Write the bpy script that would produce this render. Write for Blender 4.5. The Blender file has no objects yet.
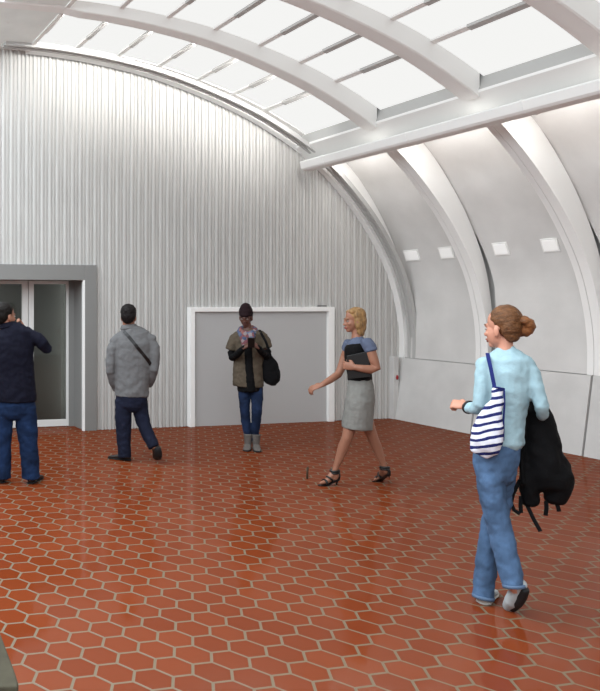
import bpy, math, random
from mathutils import Vector, Matrix
from mathutils.bvhtree import BVHTree
random.seed(7)
SC = bpy.context.scene
COL = SC.collection

# ------------------------------------------------------------------ camera
F_PX, CX, CY, CAM_H = 730.0, -46.0, 301.0, 1.75
YAW = math.radians(12.06)
sY, cY = math.sin(YAW), math.cos(YAW)
CAM = Vector((0, 0, CAM_H))
cam_d = bpy.data.cameras.new('camera')
cam = bpy.data.objects.new('camera', cam_d)
COL.objects.link(cam)
cam.location = CAM
cam.rotation_euler = (math.pi / 2, 0, -YAW)
cam_d.sensor_fit = 'VERTICAL'
cam_d.sensor_height = 36.0
cam_d.lens = 36.0 * F_PX / 691.0
cam_d.shift_x = (300 - CX) / 691.0
cam_d.shift_y = (CY - 345.5) / 691.0
cam_d.clip_start = 0.05
SC.camera = cam

def ray(px, py):
    u = (px - CX) / F_PX
    return Vector((sY + u * cY, cY - u * sY, (CY - py) / F_PX))

def ground(px, py, z=0.0):
    r = ray(px, py)
    return CAM + r * ((z - CAM_H) / r.z)

# ------------------------------------------------------------------ objects
def tag(o, label=None, cat=None, group=None, kind=None):
    if label: o['label'] = label
    if cat: o['category'] = cat
    if group: o['group'] = group
    if kind: o['kind'] = kind
    return o

def empty(name, loc=(0, 0, 0)):
    o = bpy.data.objects.new(name, None)
    COL.objects.link(o)
    o.location = loc
    o.empty_display_size = 0.1
    return o

class MB:
    """collects verts and faces"""
    def __init__(self):
        self.v, self.f, self.m = [], [], []
    def add(self, vs, fs, mat=0):
        k = len(self.v)
        self.v += [Vector(p) for p in vs]
        self.f += [tuple(i + k for i in f) for f in fs]
        self.m += [mat] * len(fs)
    def box(self, x0, x1, y0, y1, z0, z1, mat=0):
        self.add([(x0, y0, z0), (x1, y0, z0), (x1, y1, z0), (x0, y1, z0), (x0, y0, z1), (x1, y0, z1), (x1, y1, z1), (x0, y1, z1)],
                 [(3, 2, 1, 0), (4, 5, 6, 7), (0, 1, 5, 4), (1, 2, 6, 5), (2, 3, 7, 6), (3, 0, 4, 7)], mat)
    def grid(self, rows, mat=0, closed=False):
        n = len(rows[0])
        vs = [p for r in rows for p in r]
        fs = []
        for i in range(len(rows) - 1):
            for j in range(n if closed else n - 1):
                a, b = i * n + j, i * n + (j + 1) % n
                fs.append((a, b, b + n, a + n))
        self.add(vs, fs, mat)
    def rings(self, rings, mat=0):
        """closed loft of rings, both ends capped"""
        n = len(rings[0])
        k = len(self.v)
        self.grid(rings, mat, True)
        self.f.append(tuple(k + i for i in range(n))[::-1]); self.m.append(mat)
        self.f.append(tuple(k + (len(rings) - 1) * n + i for i in range(n))); self.m.append(mat)
    def ell(self, c, ax, n=18, k=12, mat=0):
        """ellipsoid: centre and three axis vectors"""
        c = Vector(c); a, b, d = [Vector(q) for q in ax]
        rows = []
        for i in range(1, k):
            t = math.pi * i / k
            rows.append([c + (a * math.cos(2 * math.pi * j / n) + b * math.sin(2 * math.pi * j / n)) * math.sin(t) + d * math.cos(t) for j in range(n)])
        self.rings(rows, mat)
    def tube(self, pts, rad, n=10, mat=0, flat=None):
        pts = [Vector(p) for p in pts]
        if not isinstance(rad, (list, tuple)): rad = [rad] * len(pts)
        rr = []
        up = None
        for i, p in enumerate(pts):
            t = (pts[min(i + 1, len(pts) - 1)] - pts[max(i - 1, 0)]).normalized()
            if up is None:
                up = Vector((0, 0, 1)) if abs(t.z) < .9 else Vector((1, 0, 0))
            a = up - t * up.dot(t)
            a.normalize(); up = a
            b = t.cross(a)
            rr.append((p, t, a, b, rad[i]))
        R = []
        p, t, a, b, r = rr[0]
        R.append([p - t * r * .7 + (a * math.cos(2 * math.pi * j / n) + b * math.sin(2 * math.pi * j / n)) * r * .6 for j in range(n)])
        for p, t, a, b, r in rr:
            R.append([p + (a * math.cos(2 * math.pi * j / n) + b * math.sin(2 * math.pi * j / n)) * r for j in range(n)])
        p, t, a, b, r = rr[-1]
        R.append([p + t * r * .7 + (a * math.cos(2 * math.pi * j / n) + b * math.sin(2 * math.pi * j / n)) * r * .6 for j in range(n)])
        self.rings(R, mat)
    def build(self, name, mats, parent=None, smooth=False, bevel=0, remesh=0, sm=0, disp=None, decim=0):
        if not isinstance(mats, (list, tuple)): mats = [mats]
        off = Vector(parent.matrix_world.translation) if parent is not None else Vector()
        if parent is not None:
            off = Vector((0, 0, 0)); q = parent
            while q is not None:
                off += q.location; q = q.parent
        me = bpy.data.meshes.new(name)
        me.from_pydata([p - off for p in self.v], [], self.f)
        for m in mats: me.materials.append(m)
        for p, mi in zip(me.polygons, self.m): p.material_index = mi
        me.update()
        o = bpy.data.objects.new(name, me)
        COL.objects.link(o)
        if bevel:
            b = o.modifiers.new('b', 'BEVEL'); b.width = bevel; b.segments = 2; b.limit_method = 'ANGLE'
        if remesh:
            r = o.modifiers.new('r', 'REMESH'); r.mode = 'VOXEL'; r.voxel_size = remesh; r.use_smooth_shade = True
            if sm:
                s = o.modifiers.new('s', 'SMOOTH'); s.factor = .5; s.iterations = sm
            if disp:
                tx = bpy.data.textures.new('wrinkle', 'CLOUDS'); tx.noise_scale = disp[1]; tx.noise_depth = 1
                d = o.modifiers.new('d', 'DISPLACE'); d.texture = tx; d.strength = disp[0]; d.mid_level = .5; d.texture_coords = 'LOCAL'
            if decim:
                dm = o.modifiers.new('dm', 'DECIMATE'); dm.ratio = decim
        if o.modifiers:
            dg = bpy.context.evaluated_depsgraph_get()
            m2 = bpy.data.meshes.new_from_object(o.evaluated_get(dg))
            o.modifiers.clear()
            o.data = m2
            bpy.data.meshes.remove(me)
            m2.name = name
            me = m2
        if smooth or remesh:
            for p in me.polygons: p.use_smooth = True
        if parent is not None: o.parent = parent
        return o

# ------------------------------------------------------------------ materials
def lin(c):
    return tuple(((x / 255.0) / 12.92 if x / 255.0 <= .04045 else ((x / 255.0 + .055) / 1.055) ** 2.4) for x in c) + (1.0,)

def mat(name, rgb, rough=.6, spec=.3, metal=0, var=0, vscale=30, bump=0, bscale=200, stretch=None):
    m = bpy.data.materials.new(name); m.use_nodes = True
    nt = m.node_tree; N = nt.nodes; L = nt.links
    p = N['Principled BSDF']
    p.inputs['Base Color'].default_value = lin(rgb)
    p.inputs['Roughness'].default_value = rough
    p.inputs['Specular IOR Level'].default_value = spec
    p.inputs['Metallic'].default_value = metal
    if var or bump:
        tc = N.new('ShaderNodeTexCoord'); mp = N.new('ShaderNodeMapping')
        L.new(tc.outputs['Object'], mp.inputs['Vector'])
        if stretch: mp.inputs['Scale'].default_value = stretch
    if var:
        nz = N.new('ShaderNodeTexNoise'); nz.inputs['Scale'].default_value = vscale; nz.inputs['Detail'].default_value = 4
        L.new(mp.outputs['Vector'], nz.inputs['Vector'])
        mr = N.new('ShaderNodeMapRange')
        mr.inputs['From Min'].default_value = .3; mr.inputs['From Max'].default_value = .7
        mr.inputs['To Min'].default_value = 1 - var; mr.inputs['To Max'].default_value = 1 + var
        L.new(nz.outputs['Fac'], mr.inputs['Value'])
        mx = N.new('ShaderNodeVectorMath'); mx.operation = 'SCALE'
        mx.inputs[0].default_value = lin(rgb)[:3]
        L.new(mr.outputs['Result'], mx.inputs['Scale'])
        L.new(mx.outputs['Vector'], p.inputs['Base Color'])
    if bump:
        n2 = N.new('ShaderNodeTexNoise'); n2.inputs['Scale'].default_value = bscale; n2.inputs['Detail'].default_value = 3
        L.new(mp.outputs['Vector'], n2.inputs['Vector'])
        bp = N.new('ShaderNodeBump'); bp.inputs['Strength'].default_value = bump; bp.inputs['Distance'].default_value = .01
        L.new(n2.outputs['Fac'], bp.inputs['Height']); L.new(bp.outputs['Normal'], p.inputs['Normal'])
    return m

def emis(name, rgb, strength):
    m = bpy.data.materials.new(name); m.use_nodes = True
    nt = m.node_tree
    nt.nodes.remove(nt.nodes['Principled BSDF'])
    e = nt.nodes.new('ShaderNodeEmission')
    e.inputs['Color'].default_value = lin(rgb); e.inputs['Strength'].default_value = strength
    nt.links.new(e.outputs[0], nt.nodes['Material Output'].inputs['Surface'])
    return m

def hex_floor():
    m = bpy.data.materials.new('hex tile'); m.use_nodes = True
    nt = m.node_tree; N = nt.nodes; L = nt.links
    p = N['Principled BSDF']
    tc = N.new('ShaderNodeTexCoord')
    P_ = 0.1745
    def vm(op, a, b=None, s=None):
        n = N.new('ShaderNodeVectorMath'); n.operation = op
        for i, q in enumerate((a, b)):
            if q is None: continue
            if isinstance(q, (tuple, list)): n.inputs[i].default_value = q
            else: L.new(q, n.inputs[i])
        if s is not None: n.inputs['Scale'].default_value = s
        return n.outputs['Vector'] if op not in ('DOT_PRODUCT', 'LENGTH') else n.outputs['Value']
    def mt(op, a, b=None, c=None):
        n = N.new('ShaderNodeMath'); n.operation = op
        for i, q in enumerate((a, b, c)):
            if q is None: continue
            if isinstance(q, (int, float)): n.inputs[i].default_value = q
            else: L.new(q, n.inputs[i])
        return n.outputs[0]
    r = (math.sqrt(3), 1, 1)
    h = (math.sqrt(3) / 2, .5, 0)
    pos = vm('SCALE', vm('SUBTRACT', tc.outputs['Object'], HEX_PHASE), None, 1 / P_)
    pos = vm('ADD', pos, (math.sqrt(3) * 60, 100, 0))
    pos = vm('MULTIPLY', pos, (1, 1, 0))
    q1 = vm('SUBTRACT', vm('MODULO', vm('ADD', pos, h), r), h)
    q2 = vm('SUBTRACT', vm('MODULO', pos, r), h)
    d1 = vm('DOT_PRODUCT', q1, q1); d2 = vm('DOT_PRODUCT', q2, q2)
    sel = mt('LESS_THAN', d1, d2)
    mix = N.new('ShaderNodeMix'); mix.data_type = 'VECTOR'
    L.new(sel, mix.inputs['Factor']); L.new(q2, mix.inputs[4]); L.new(q1, mix.inputs[5])
    q = mix.outputs[1]
    ab = vm('ABSOLUTE', q)
    sp = N.new('ShaderNodeSeparateXYZ'); L.new(ab, sp.inputs[0])
    hd = mt('MAXIMUM', sp.outputs['Y'], mt('ADD', mt('MULTIPLY', sp.outputs['Y'], .5), mt('MULTIPLY', sp.outputs['X'], math.sqrt(3) / 2)))
    tile = N.new('ShaderNodeMapRange'); tile.interpolation_type = 'SMOOTHSTEP'
    tile.inputs['From Min'].default_value = .468; tile.inputs['From Max'].default_value = .452
    L.new(hd, tile.inputs['Value'])
    cell = vm('SUBTRACT', pos, q)
    wn = N.new('ShaderNodeTexWhiteNoise'); wn.noise_dimensions = '3D'
    L.new(vm('SCALE', cell, None, 1.37), wn.inputs['Vector'])
    nz = N.new('ShaderNodeTexNoise'); nz.inputs['Scale'].default_value = 1.1; nz.inputs['Detail'].default_value = 3
    L.new(tc.outputs['Object'], nz.inputs['Vector'])
    fac = mt('ADD', mt('MULTIPLY', wn.outputs['Value'], .45), mt('MULTIPLY', nz.outputs['Fac'], .55))
    cr = N.new('ShaderNodeValToRGB')
    cr.color_ramp.elements[0].position = .15; cr.color_ramp.elements[0].color = lin(TILE_A)
    cr.color_ramp.elements[1].position = .85; cr.color_ramp.elements[1].color = lin(TILE_B)
    L.new(fac, cr.inputs['Fac'])
    gm = N.new('ShaderNodeMix'); gm.data_type = 'RGBA'
    gm.inputs[6].default_value = lin(GROUT)
    L.new(tile.outputs['Result'], gm.inputs['Factor']); L.new(cr.outputs['Color'], gm.inputs[7])
    L.new(gm.outputs[2], p.inputs['Base Color'])
    rr = N.new('ShaderNodeMapRange')
    rr.inputs['To Min'].default_value = .6
    rr.inputs['To Max'].default_value = TILE_ROUGH
    L.new(tile.outputs['Result'], rr.inputs['Value'])
    L.new(rr.outputs['Result'], p.inputs['Roughness'])
    p.inputs['Specular IOR Level'].default_value = TILE_SPEC
    b1 = N.new('ShaderNodeBump'); b1.inputs['Strength'].default_value = .5; b1.inputs['Distance'].default_value = .003
    L.new(tile.outputs['Result'], b1.inputs['Height'])
    n3 = N.new('ShaderNodeTexNoise'); n3.inputs['Scale'].default_value = 9; n3.inputs['Detail'].default_value = 2
    L.new(tc.outputs['Object'], n3.inputs['Vector'])
    b2 = N.new('ShaderNodeBump'); b2.inputs['Strength'].default_value = .05; b2.inputs['Distance'].default_value = .01
    L.new(n3.outputs['Fac'], b2.inputs['Height']); L.new(b1.outputs['Normal'], b2.inputs['Normal'])
    # matt clay body with a thin even wax film
    p.inputs['Specular IOR Level'].default_value = 0
    p.inputs['Roughness'].default_value = 1
    for l in list(p.inputs['Roughness'].links): L.remove(l)
    gl = N.new('ShaderNodeBsdfGlossy')
    L.new(rr.outputs['Result'], gl.inputs['Roughness']); L.new(b2.outputs['Normal'], gl.inputs['Normal'])
    L.new(b1.outputs['Normal'], p.inputs['Normal'])
    ms = N.new('ShaderNodeMixShader'); ms.inputs[0].default_value = TILE_SPEC
    L.new(p.outputs[0], ms.inputs[1]); L.new(gl.outputs[0], ms.inputs[2])
    L.new(ms.outputs[0], N['Material Output'].inputs['Surface'])
    return m
PANE, PANE_FILL, COVE, EXPO, STRIP, CORR_FILL, WASH = 1.3, 9, 12, -0.45, 12, 9, 6
# ================================================================== room
HEX_PHASE = (2.061, 3.198, 0)
TILE_A, TILE_B, GROUT = (104, 45, 21), (117, 56, 31), (98, 84, 62)
TILE_ROUGH, TILE_SPEC = .08, .085
XC = 2.6                                     # crown line of the vault
YB = 9.3                                     # back wall
YF = -3.2                                    # behind the camera
RIBS = [8.0, 6.6, 5.2, 3.8, 2.4, 1.0, -.4, -1.8]

ARC_P = [(2.6, 5.03), (3.3, 5.015), (4.02, 4.945), (4.76, 4.815), (5.52, 4.60), (6.30, 4.305), (7.05, 3.905), (7.5, 3.57), (7.95, 3.11),
         (8.30, 2.65), (8.58, 2.14), (8.73, 1.65), (8.785, 1.25), (8.785, .91)]
PAN_P = [(7.40, 4.10), (7.60, 3.94), (7.81, 3.745), (8.08, 3.46), (8.28, 3.18), (8.49, 2.857), (8.63, 2.57), (8.725, 2.30), (8.79, 1.98), (8.815, 1.6), (8.81, 1.25), (8.797, .914)]

def catmull(P, per=6):
    P = [Vector((a, b)) for a, b in P]
    out = []
    for i in range(len(P) - 1):
        p0 = P[i - 1] if i else P[0] * 2 - P[1]
        p1, p2 = P[i], P[i + 1]
        p3 = P[i + 2] if i + 2 < len(P) else P[-1] * 2 - P[-2]
        for k in range(per):
            t = k / per
            out.append(.5 * (2 * p1 + (p2 - p0) * t + (2 * p0 - 5 * p1 + 4 * p2 - p3) * t * t + (3 * p1 - p0 - 3 * p2 + p3) * t ** 3))
    out.append(P[-1])
    return out
ARC = catmull([(2 * XC - 3.3, 5.015)] + ARC_P)[6:]
PAN = catmull(PAN_P)

def arc_z(x):
    x = abs(x - XC) + XC
    for a, b in zip(ARC, ARC[1:]):
        if a.x <= x <= b.x and b.x > a.x:
            return a.y + (b.y - a.y) * (x - a.x) / (b.x - a.x)
    return ARC[-1].y if x >= 8.7 else 5.03

def nrm(C, i):
    t = (C[min(i + 1, len(C) - 1)] - C[max(i - 1, 0)]).normalized()
    return Vector((-t.y, t.x))              # outward (up / right) for curves running crown -> floor

M = {}
M['concrete'] = mat('pale concrete', (205, 204, 202), .75, .2, var=.06, vscale=2.5, bump=.08, bscale=60)
M['concrete_low'] = mat('pale concrete low', (198, 197, 195), .75, .2, var=.06, vscale=3.5, bump=.08, bscale=60)
M['white'] = mat('white painted steel', (236, 236, 234), .45, .3)
M['flute'] = mat('ribbed cladding', (192, 191, 188), .55, .3, var=.06, vscale=3, stretch=(6, 6, .6))
M['trim'] = mat('grey arch trim', (178, 178, 176), .5, .3)
M['soffit'] = mat('grey crown soffit', (232, 238, 236), .5, .4, var=.05, vscale=3)
M['mullion'] = mat('grey glazing bar', (186, 186, 184), .5, .3)
M['dark'] = mat('dark joint', (60, 60, 60), .8, .1)
M['portal'] = mat('grey portal metal', (128, 128, 126), .5, .3)
M['stile'] = mat('door stile aluminium', (215, 215, 213), .45, .4)
M['board'] = mat('grey board', (176, 176, 176), .6, .25)
M['shell'] = mat('vault shell', (205, 205, 203), .7, .2)
M['floor'] = hex_floor()
M['sky'] = emis('skylight glazing', (250, 250, 248), PANE)
M['sky_left_fill'] = emis('brightened skylight fill on the left side', (240, 249, 255), PANE_FILL)  # unseen, turned up well past the visible panes to light walls and ribs
M['strip'] = emis('wall wash strip', (255, 253, 248), STRIP)
M['diff'] = mat('lit diffuser', (236, 236, 234), .5, .3)
_p = M['diff'].node_tree.nodes['Principled BSDF']; _p.inputs['Emission Color'].default_value = (1, 1, .98, 1); _p.inputs['Emission Strength'].default_value = .25
M['lamp'] = emis('cove lamp', (255, 252, 246), 4)

def S(o):
    return tag(o, kind='structure')

# floor
b = MB(); b.add([(-4.2, YF, 0), (9.3, YF, 0), (9.3, 11.5, 0), (-4.2, 11.5, 0)], [(0, 1, 2, 3)])
S(b.build('floor', M['floor']))

# ribbed back wall
b = MB()
per = .1075
prof = [(0, 0), (.006, -.022), (.030, -.022), (.036, 0), (.054, 0), (.058, -.014), (.074, -.014), (.078, 0), (.092, 0), (.094, .008), (.105, .008)]
cols = []
x = -3.6
D0, D1 = 2.33, 3.90                          # hole behind the portal
while x < 8.9:
    for dx, dy in prof:
        cols.append((x + dx, YB + dy))
    x += per
rows0, rows1 = [], []
for (x, y) in cols:
    hx = min(max(x, 2 * XC - 8.78), 8.78)
    lo = 2.1 if D0 < x < D1 else 0.0
    rows0.append(Vector((x, y, lo))); rows1.append(Vector((x, y, max(arc_z(hx) + .06, lo + .01))))
b.grid([rows0, rows1])
S(b.build('wall_back', M['flute']))
b = MB(); b.add([(-4.2, YF, -.0), (9.4, YF, 0), (9.4, YF, 5.6), (-4.2, YF, 5.6)], [(0, 1, 2, 3)])
S(b.build('wall_front', M['shell']))

# arch trim against the back wall: two beads and a groove
def sweep(bm, C, i0, i1, sec, m=0):
    """sec: list of (outward offset, Y); closed section swept along the curve"""
    rows = []
    for i in range(i0, i1):
        p, n = C[i], nrm(C, i)
        rows.append([Vector((p.x + n.x * o, y, p.y + n.y * o)) for o, y in sec])
    bm.rings(rows, m)
iz = len(ARC)
for nm, sec, m in [('trim_1', [(.0, 9.12), (.05, 9.12), (.05, 9.135), (.012, 9.14), (.012, 9.165), (.0, 9.17), (.0, 9.18), (.075, 9.18), (.075, 9.11), (.0, 9.11)][:0] or [(.0, 9.0), (.0, 9.04), (.022, 9.045), (.022, 9.085), (.0, 9.09), (.0, 9.13), (.06, 9.13), (.06, 9.0)], 'trim')]:
    b = MB(); sweep(b, ARC, 0, iz, sec)
    t1 = S(b.build(nm, M[m], smooth=False))
b = MB()
b.box(8.62, 8.70, 9.2, 9.29, 0, .92)
S(b.build('trim_3', M['concrete_low']))

# ---- right wall: backing shell, curved panels, lower panels, ribs
b = MB()
rows = []
for i, p in enumerate(PAN):
    n = nrm(PAN, i)
    rows.append([Vector((p.x + n.x * .12, YF, p.y + n.y * .12)), Vector((p.x + n.x * .12, YB + .1, p.y + n.y * .12))])
rows.append([Vector((8.9, YF, 0)), Vector((8.9, YB + .1, 0))])
b.grid(rows)
wr = S(b.build('wall_right', mat('grey backing', (200, 200, 199), .8, .2)))

def panel_solid(bm, C, y0, y1_, th, gap=0):
    outer = [(p.x + nrm(C, i).x * th, p.y + nrm(C, i).y * th) for i, p in enumerate(C)]
    rows = []
    for p, o in zip(C, outer):
        y1 = y1_ - gap * min(1, max(0, (2.75 - p.y) / .8)) ** .8
        rows.append([Vector((p.x, y0, p.y)), Vector((p.x, y1, p.y)), Vector((o[0], y1, o[1])), Vector((o[0], y0, o[1]))])
    bm.rings(rows)
LOW = [Vector((8.785, .908)), Vector((8.648, 0.0))]
edges = [YB + .08] + RIBS + [YF]
for a, c in zip(edges, edges[1:]):
    b = MB(); panel_solid(b, PAN, c - .01, a - .11 if a < YB else a, .05, .13 if a < YB else 0)
    b.build('curved_panel', M['concrete'], wr, smooth=False)
    b = MB(); panel_solid(b, LOW, c - .02 if c > YF else c, a - .045 if a < YB else a, .06)
    b.build('lower_panel', M['concrete_low'], wr)
b = MB()
i0 = next(i for i, p in enumerate(ARC) if p.y < 3.80)
rows = []
for i in range(i0, len(ARC)):
    p, n = ARC[i], nrm(ARC, i)
    d = .06 + .33 * max(0, (p.y - 1.0) / 2.75) ** 1.05
    rows.append([Vector((p.x, 9.19, p.y)), Vector((p.x + n.x * d, 9.19, p.y + n.y * d))])
rows = [[r[0] + Vector((0, .0, 0)), r[1], r[1] + Vector((0, .1, 0)), r[0] + Vector((0, .1, 0))] for r in rows]
b.rings(rows)
b.build('rib', M['white'], wr)
for y in RIBS:
    i0 = next(i for i, p in enumerate(ARC) if p.y < 3.80)
    C = ARC[i0:]
    def depth(i):
        z = C[i].y
        return .05 + .33 * max(0, (z - 1.0) / 2.75) ** 1.05
    for (ya, yb, ins, nm) in ((y - .15, y - .052, 0.0, 'rib'), (y - .04, y + .03, .008, 'rib_flange')):
        b = MB(); rows = []
        for i, p in enumerate(C):
            n = nrm(C, i); d = depth(i)
            rows.append([Vector((p.x + n.x * ins, ya, p.y + n.y * ins)), Vector((p.x + n.x * ins, yb, p.y + n.y * ins)),
                         Vector((p.x + n.x * d, yb, p.y + n.y * d)), Vector((p.x + n.x * d, ya, p.y + n.y * d))])
        b.rings(rows)
        b.build(nm, M['white'], wr)

# ---- ceiling: crown soffit, upper ribs, strips
b = MB()
b.box(2.23, 2.97, YF, YB + .05, 5.075, 5.16)
# closing roof above everything
rows = [[Vector((x, YF, z)), Vector((x, YB + .1, z))] for x, z in ((2.97, 5.5), (5.5, 5.25), (7.0, 4.6), (7.4, 4.2), (7.5, 4.0))]
ce = S(b.build('ceiling', M['soffit']))
b = MB()
for y in (9.05, 8.4, 7.75, 7.1):
    for xx in (2.45, 2.62, 2.85):
        b.ell((xx, y, 5.075), ((.012, 0, 0), (0, .012, 0), (0, 0, .006)), 8, 6)
b.build('rivet', M['white'], ce)
def pane_off(x):
    return .13 + .13 * min(1, max(0, (x - 3.0) / 4.1)) ** 1.5
ia = next(i for i, p in enumerate(ARC) if p.x >= 2.97)
ib = next(i for i, p in enumerate(ARC) if p.x >= 7.06)
for y in RIBS:
    b = MB(); rows = []
    pts = [Vector((2.0, 5.06)), Vector((2.97, 5.055))] + ARC[ia + 1:ib]
    pts = [Vector((p.x, p.y)) for p in pts]
    for p in pts:
        t = p.y + pane_off(p.x) + .05
        rows.append([Vector((p.x, y - .21, p.y + .012)), Vector((p.x, y - .198, p.y)), Vector((p.x, y - .06, p.y)), Vector((p.x, y - .055, p.y + .02)),
                     Vector((p.x, y, p.y + .02)), Vector((p.x, y, t)), Vector((p.x, y - .21, t))])
    b.rings(rows)
    b.build('arched_rib', M['white'], ce)
# curb by the beam and the sloping strip below it
b = MB()
b.grid([[Vector((7.12, YF, 4.30)), Vector((7.12, YB + .05, 4.30))], [Vector((7.105, YF, 4.15)), Vector((7.105, YB + .05, 4.15))], [Vector((7.035, YF, 3.985)), Vector((7.035, YB + .05, 3.985))]])
b.build('skylight_curb', M['trim'], ce)
b = MB()
b.grid([[Vector((7.035, YF, 3.985)), Vector((7.035, YB + .05, 3.985))], [Vector((7.03, YF, 3.955)), Vector((7.03, YB + .05, 3.955))], [Vector((7.19, YF, 3.80)), Vector((7.19, YB + .05, 3.80))], [Vector((7.32, YF, 3.72)), Vector((7.32, YB + .05, 3.72))], [Vector((7.34, YF, 4.2)), Vector((7.34, YB + .05, 4.2))], [Vector((7.6, YF, 4.2)), Vector((7.6, YB + .05, 4.2))]])
b.build('beam_fascia', M['white'], ce)
# left half of the vault, out of the frame: plain shell with a skylight band brightened as unseen fill
b = MB()
left = [Vector((2 * XC - p.x, p.y)) for p in ARC if p.x >= 7.06] + [Vector((2 * XC - 8.65, 0))]
b.grid([[Vector((p.x, YF, p.y)), Vector((p.x, YB + .1, p.y))] for p in left])
S(b.build('wall_left', M['shell']))
b = MB()
b.grid([[Vector((2 * XC - p.x, YF, p.y + .1)), Vector((2 * XC - p.x, YB, p.y + .1))] for p in ARC if 2.9 < p.x < 7.1])
S(b.build('window_9', M['sky_left_fill']))

# ---- skylights: one window per bay
MUL = [3.63, 4.22, 4.82, 5.41, 5.96, 6.46]
bays = list(zip([YB - .02] + RIBS, RIBS + [YF]))
for k, (ya, yb) in enumerate(bays):
    w = S(empty('window_%d' % (k + 1), (5, (ya + yb) / 2, 4.6)))
    top = ya - .21 if ya < 9 else ya
    b = MB()
    xs = [2.95 + (7.12 - 2.95) * i / 40 for i in range(41)]
    b.grid([[Vector((x, yb, arc_z(x) + pane_off(x))), Vector((x, top, arc_z(x) + pane_off(x)))] for x in xs])
    b.build('pane', M['sky'], w)
    # perimeter frame
    b = MB()
    def bar(bm, x, w_, y0, y1, drop, lift=.0):
        z0 = arc_z(x - w_) + pane_off(x - w_); z1 = arc_z(x + w_) + pane_off(x + w_)
        bm.add([(x - w_, y0, z0 - drop), (x + w_, y0, z1 - drop), (x + w_, y1, z1 - drop), (x - w_, y1, z0 - drop),
                (x - w_, y0, z0 + .03), (x + w_, y0, z1 + .03), (x + w_, y1, z1 + .03), (x - w_, y1, z0 + .03)],
               [(3, 2, 1, 0), (4, 5, 6, 7), (0, 1, 5, 4), (1, 2, 6, 5), (2, 3, 7, 6), (3, 0, 4, 7)])
    if k == 0:
        rows = []
        for x in xs:
            z = arc_z(x) + pane_off(x)
            rows.append([Vector((x, top - .12, z - .012)), Vector((x, top + .02, z - .012)), Vector((x, top + .02, z + .02)), Vector((x, top - .12, z + .02))])
        b.rings(rows)
        rows = [[Vector((x, YB - .03, arc_z(x))), Vector((x, YB - .03, arc_z(x) + pane_off(x) + .05))] for x in xs]
        b.grid(rows)
    b.box(2.95, 3.0, yb, top, 5.06, 5.19)
    b.build('frame', M['white'], w)
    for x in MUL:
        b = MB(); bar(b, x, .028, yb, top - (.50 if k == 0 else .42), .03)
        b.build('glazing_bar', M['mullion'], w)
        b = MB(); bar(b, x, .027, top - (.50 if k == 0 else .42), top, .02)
        b.build('bar_end_glare', M['white'], w)  # white colour stands in for glare washing out this end of the bar
    b = MB(); bar(b, 3.045, .028, yb, top - (.50 if k == 0 else .42), .03)
    b.build('glazing_bar', M['mullion'], w)

# ---- light trough along the beam
b = MB()
sec = [(6.985, 3.735), (6.975, 3.715), (6.995, 3.63), (7.02, 3.607), (7.10, 3.597), (7.13, 3.606), (7.16, 3.60), (7.20, 3.615), (7.20, 3.70), (7.18, 3.70), (7.18, 3.632), (7.03, 3.632), (7.01, 3.65), (6.998, 3.735)]
b.rings([[Vector((x, y, z)) for x, z in sec] for y in (YF, 9.12)])
tr = S(b.build('trim_4', M['white']))
for y in [8.68 - 1.4 * i for i in range(8)]:
    b = MB()
    b.rings([[Vector((x + (x - 7.08) * .05, yy, z + (z - 3.66) * .06)) for x, z in sec] for yy in (y - .012, y + .012)])
    b.build('joint_band', M['white'], tr)
for y in RIBS:
    b = MB(); b.box(7.04, 7.16, y - .14, y - .02, 3.640, 3.675)
    b.build('uplight', M['lamp'], tr)

# ---- glazed doors in a grey portal
dr = S(empty('door_1', (3.1, YB, 0)))
b = MB()
yf, yr = YB - .06, YB + .42
b.box(3.775, 3.946, yf, yr, 0, 2.235)
b.box(2.45, 3.775, yf, yr, 2.03, 2.235)
b.box(2.28, 2.45, yf, yr, 0, 2.235)
b.build('portal', M['portal'], dr, bevel=.004)
b = MB(); b.box(3.752, 3.776, yf - .002, yf + .05, 0, 2.03)
b.build('jamb_strip', M['white'], dr)
GL = bpy.data.materials.new('door glass'); GL.use_nodes = True
nt = GL.node_tree; nt.nodes.remove(nt.nodes['Principled BSDF'])
g1 = nt.nodes.new('ShaderNodeBsdfGlossy'); g1.inputs['Roughness'].default_value = .03; g1.inputs['Color'].default_value = (.8, .8, .8, 1)
g2 = nt.nodes.new('ShaderNodeBsdfTransparent'); g2.inputs['Color'].default_value = (.6, .61, .6, 1)
fr = nt.nodes.new('ShaderNodeFresnel'); fr.inputs['IOR'].default_value = 1.5
mx = nt.nodes.new('ShaderNodeMixShader')
nt.links.new(fr.outputs[0], mx.inputs[0]); nt.links.new(g2.outputs[0], mx.inputs[1]); nt.links.new(g1.outputs[0], mx.inputs[2])
nt.links.new(mx.outputs[0], nt.nodes['Material Output'].inputs['Surface'])
yd = YB + .34
def leaf(x0, x1):
    l0, l1, z0, z1 = .065, .04, .10, 1.965
    b = MB()
    sl = .075 if x0 > 3 else .045
    sr = .035 if x0 > 3 else .085
    b.box(x0, x0 + sl, yd, yd + .05, .005, 2.03)
    b.box(x1 - sr, x1, yd, yd + .05, .005, 2.03)
    b.box(x0 + sl, x1 - sr, yd, yd + .05, .005, z0)
    b.box(x0 + sl, x1 - sr, yd, yd + .05, z1 + .02, 2.03)
    lf = b.build('door_leaf', M['stile'], dr, bevel=.004)
    b = MB(); b.box(x0 + sl, x1 - sr, yd + .02, yd + .028, z0, z1 + .02)
    b.build('glass_pane', GL, lf)
leaf(3.115, 3.70)
leaf(2.46, 3.105)
b = MB(); b.box(3.70, 3.776, yd - .01, yd + .06, 0, 2.03)
b.build('door_jamb', M['portal'], dr)
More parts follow.
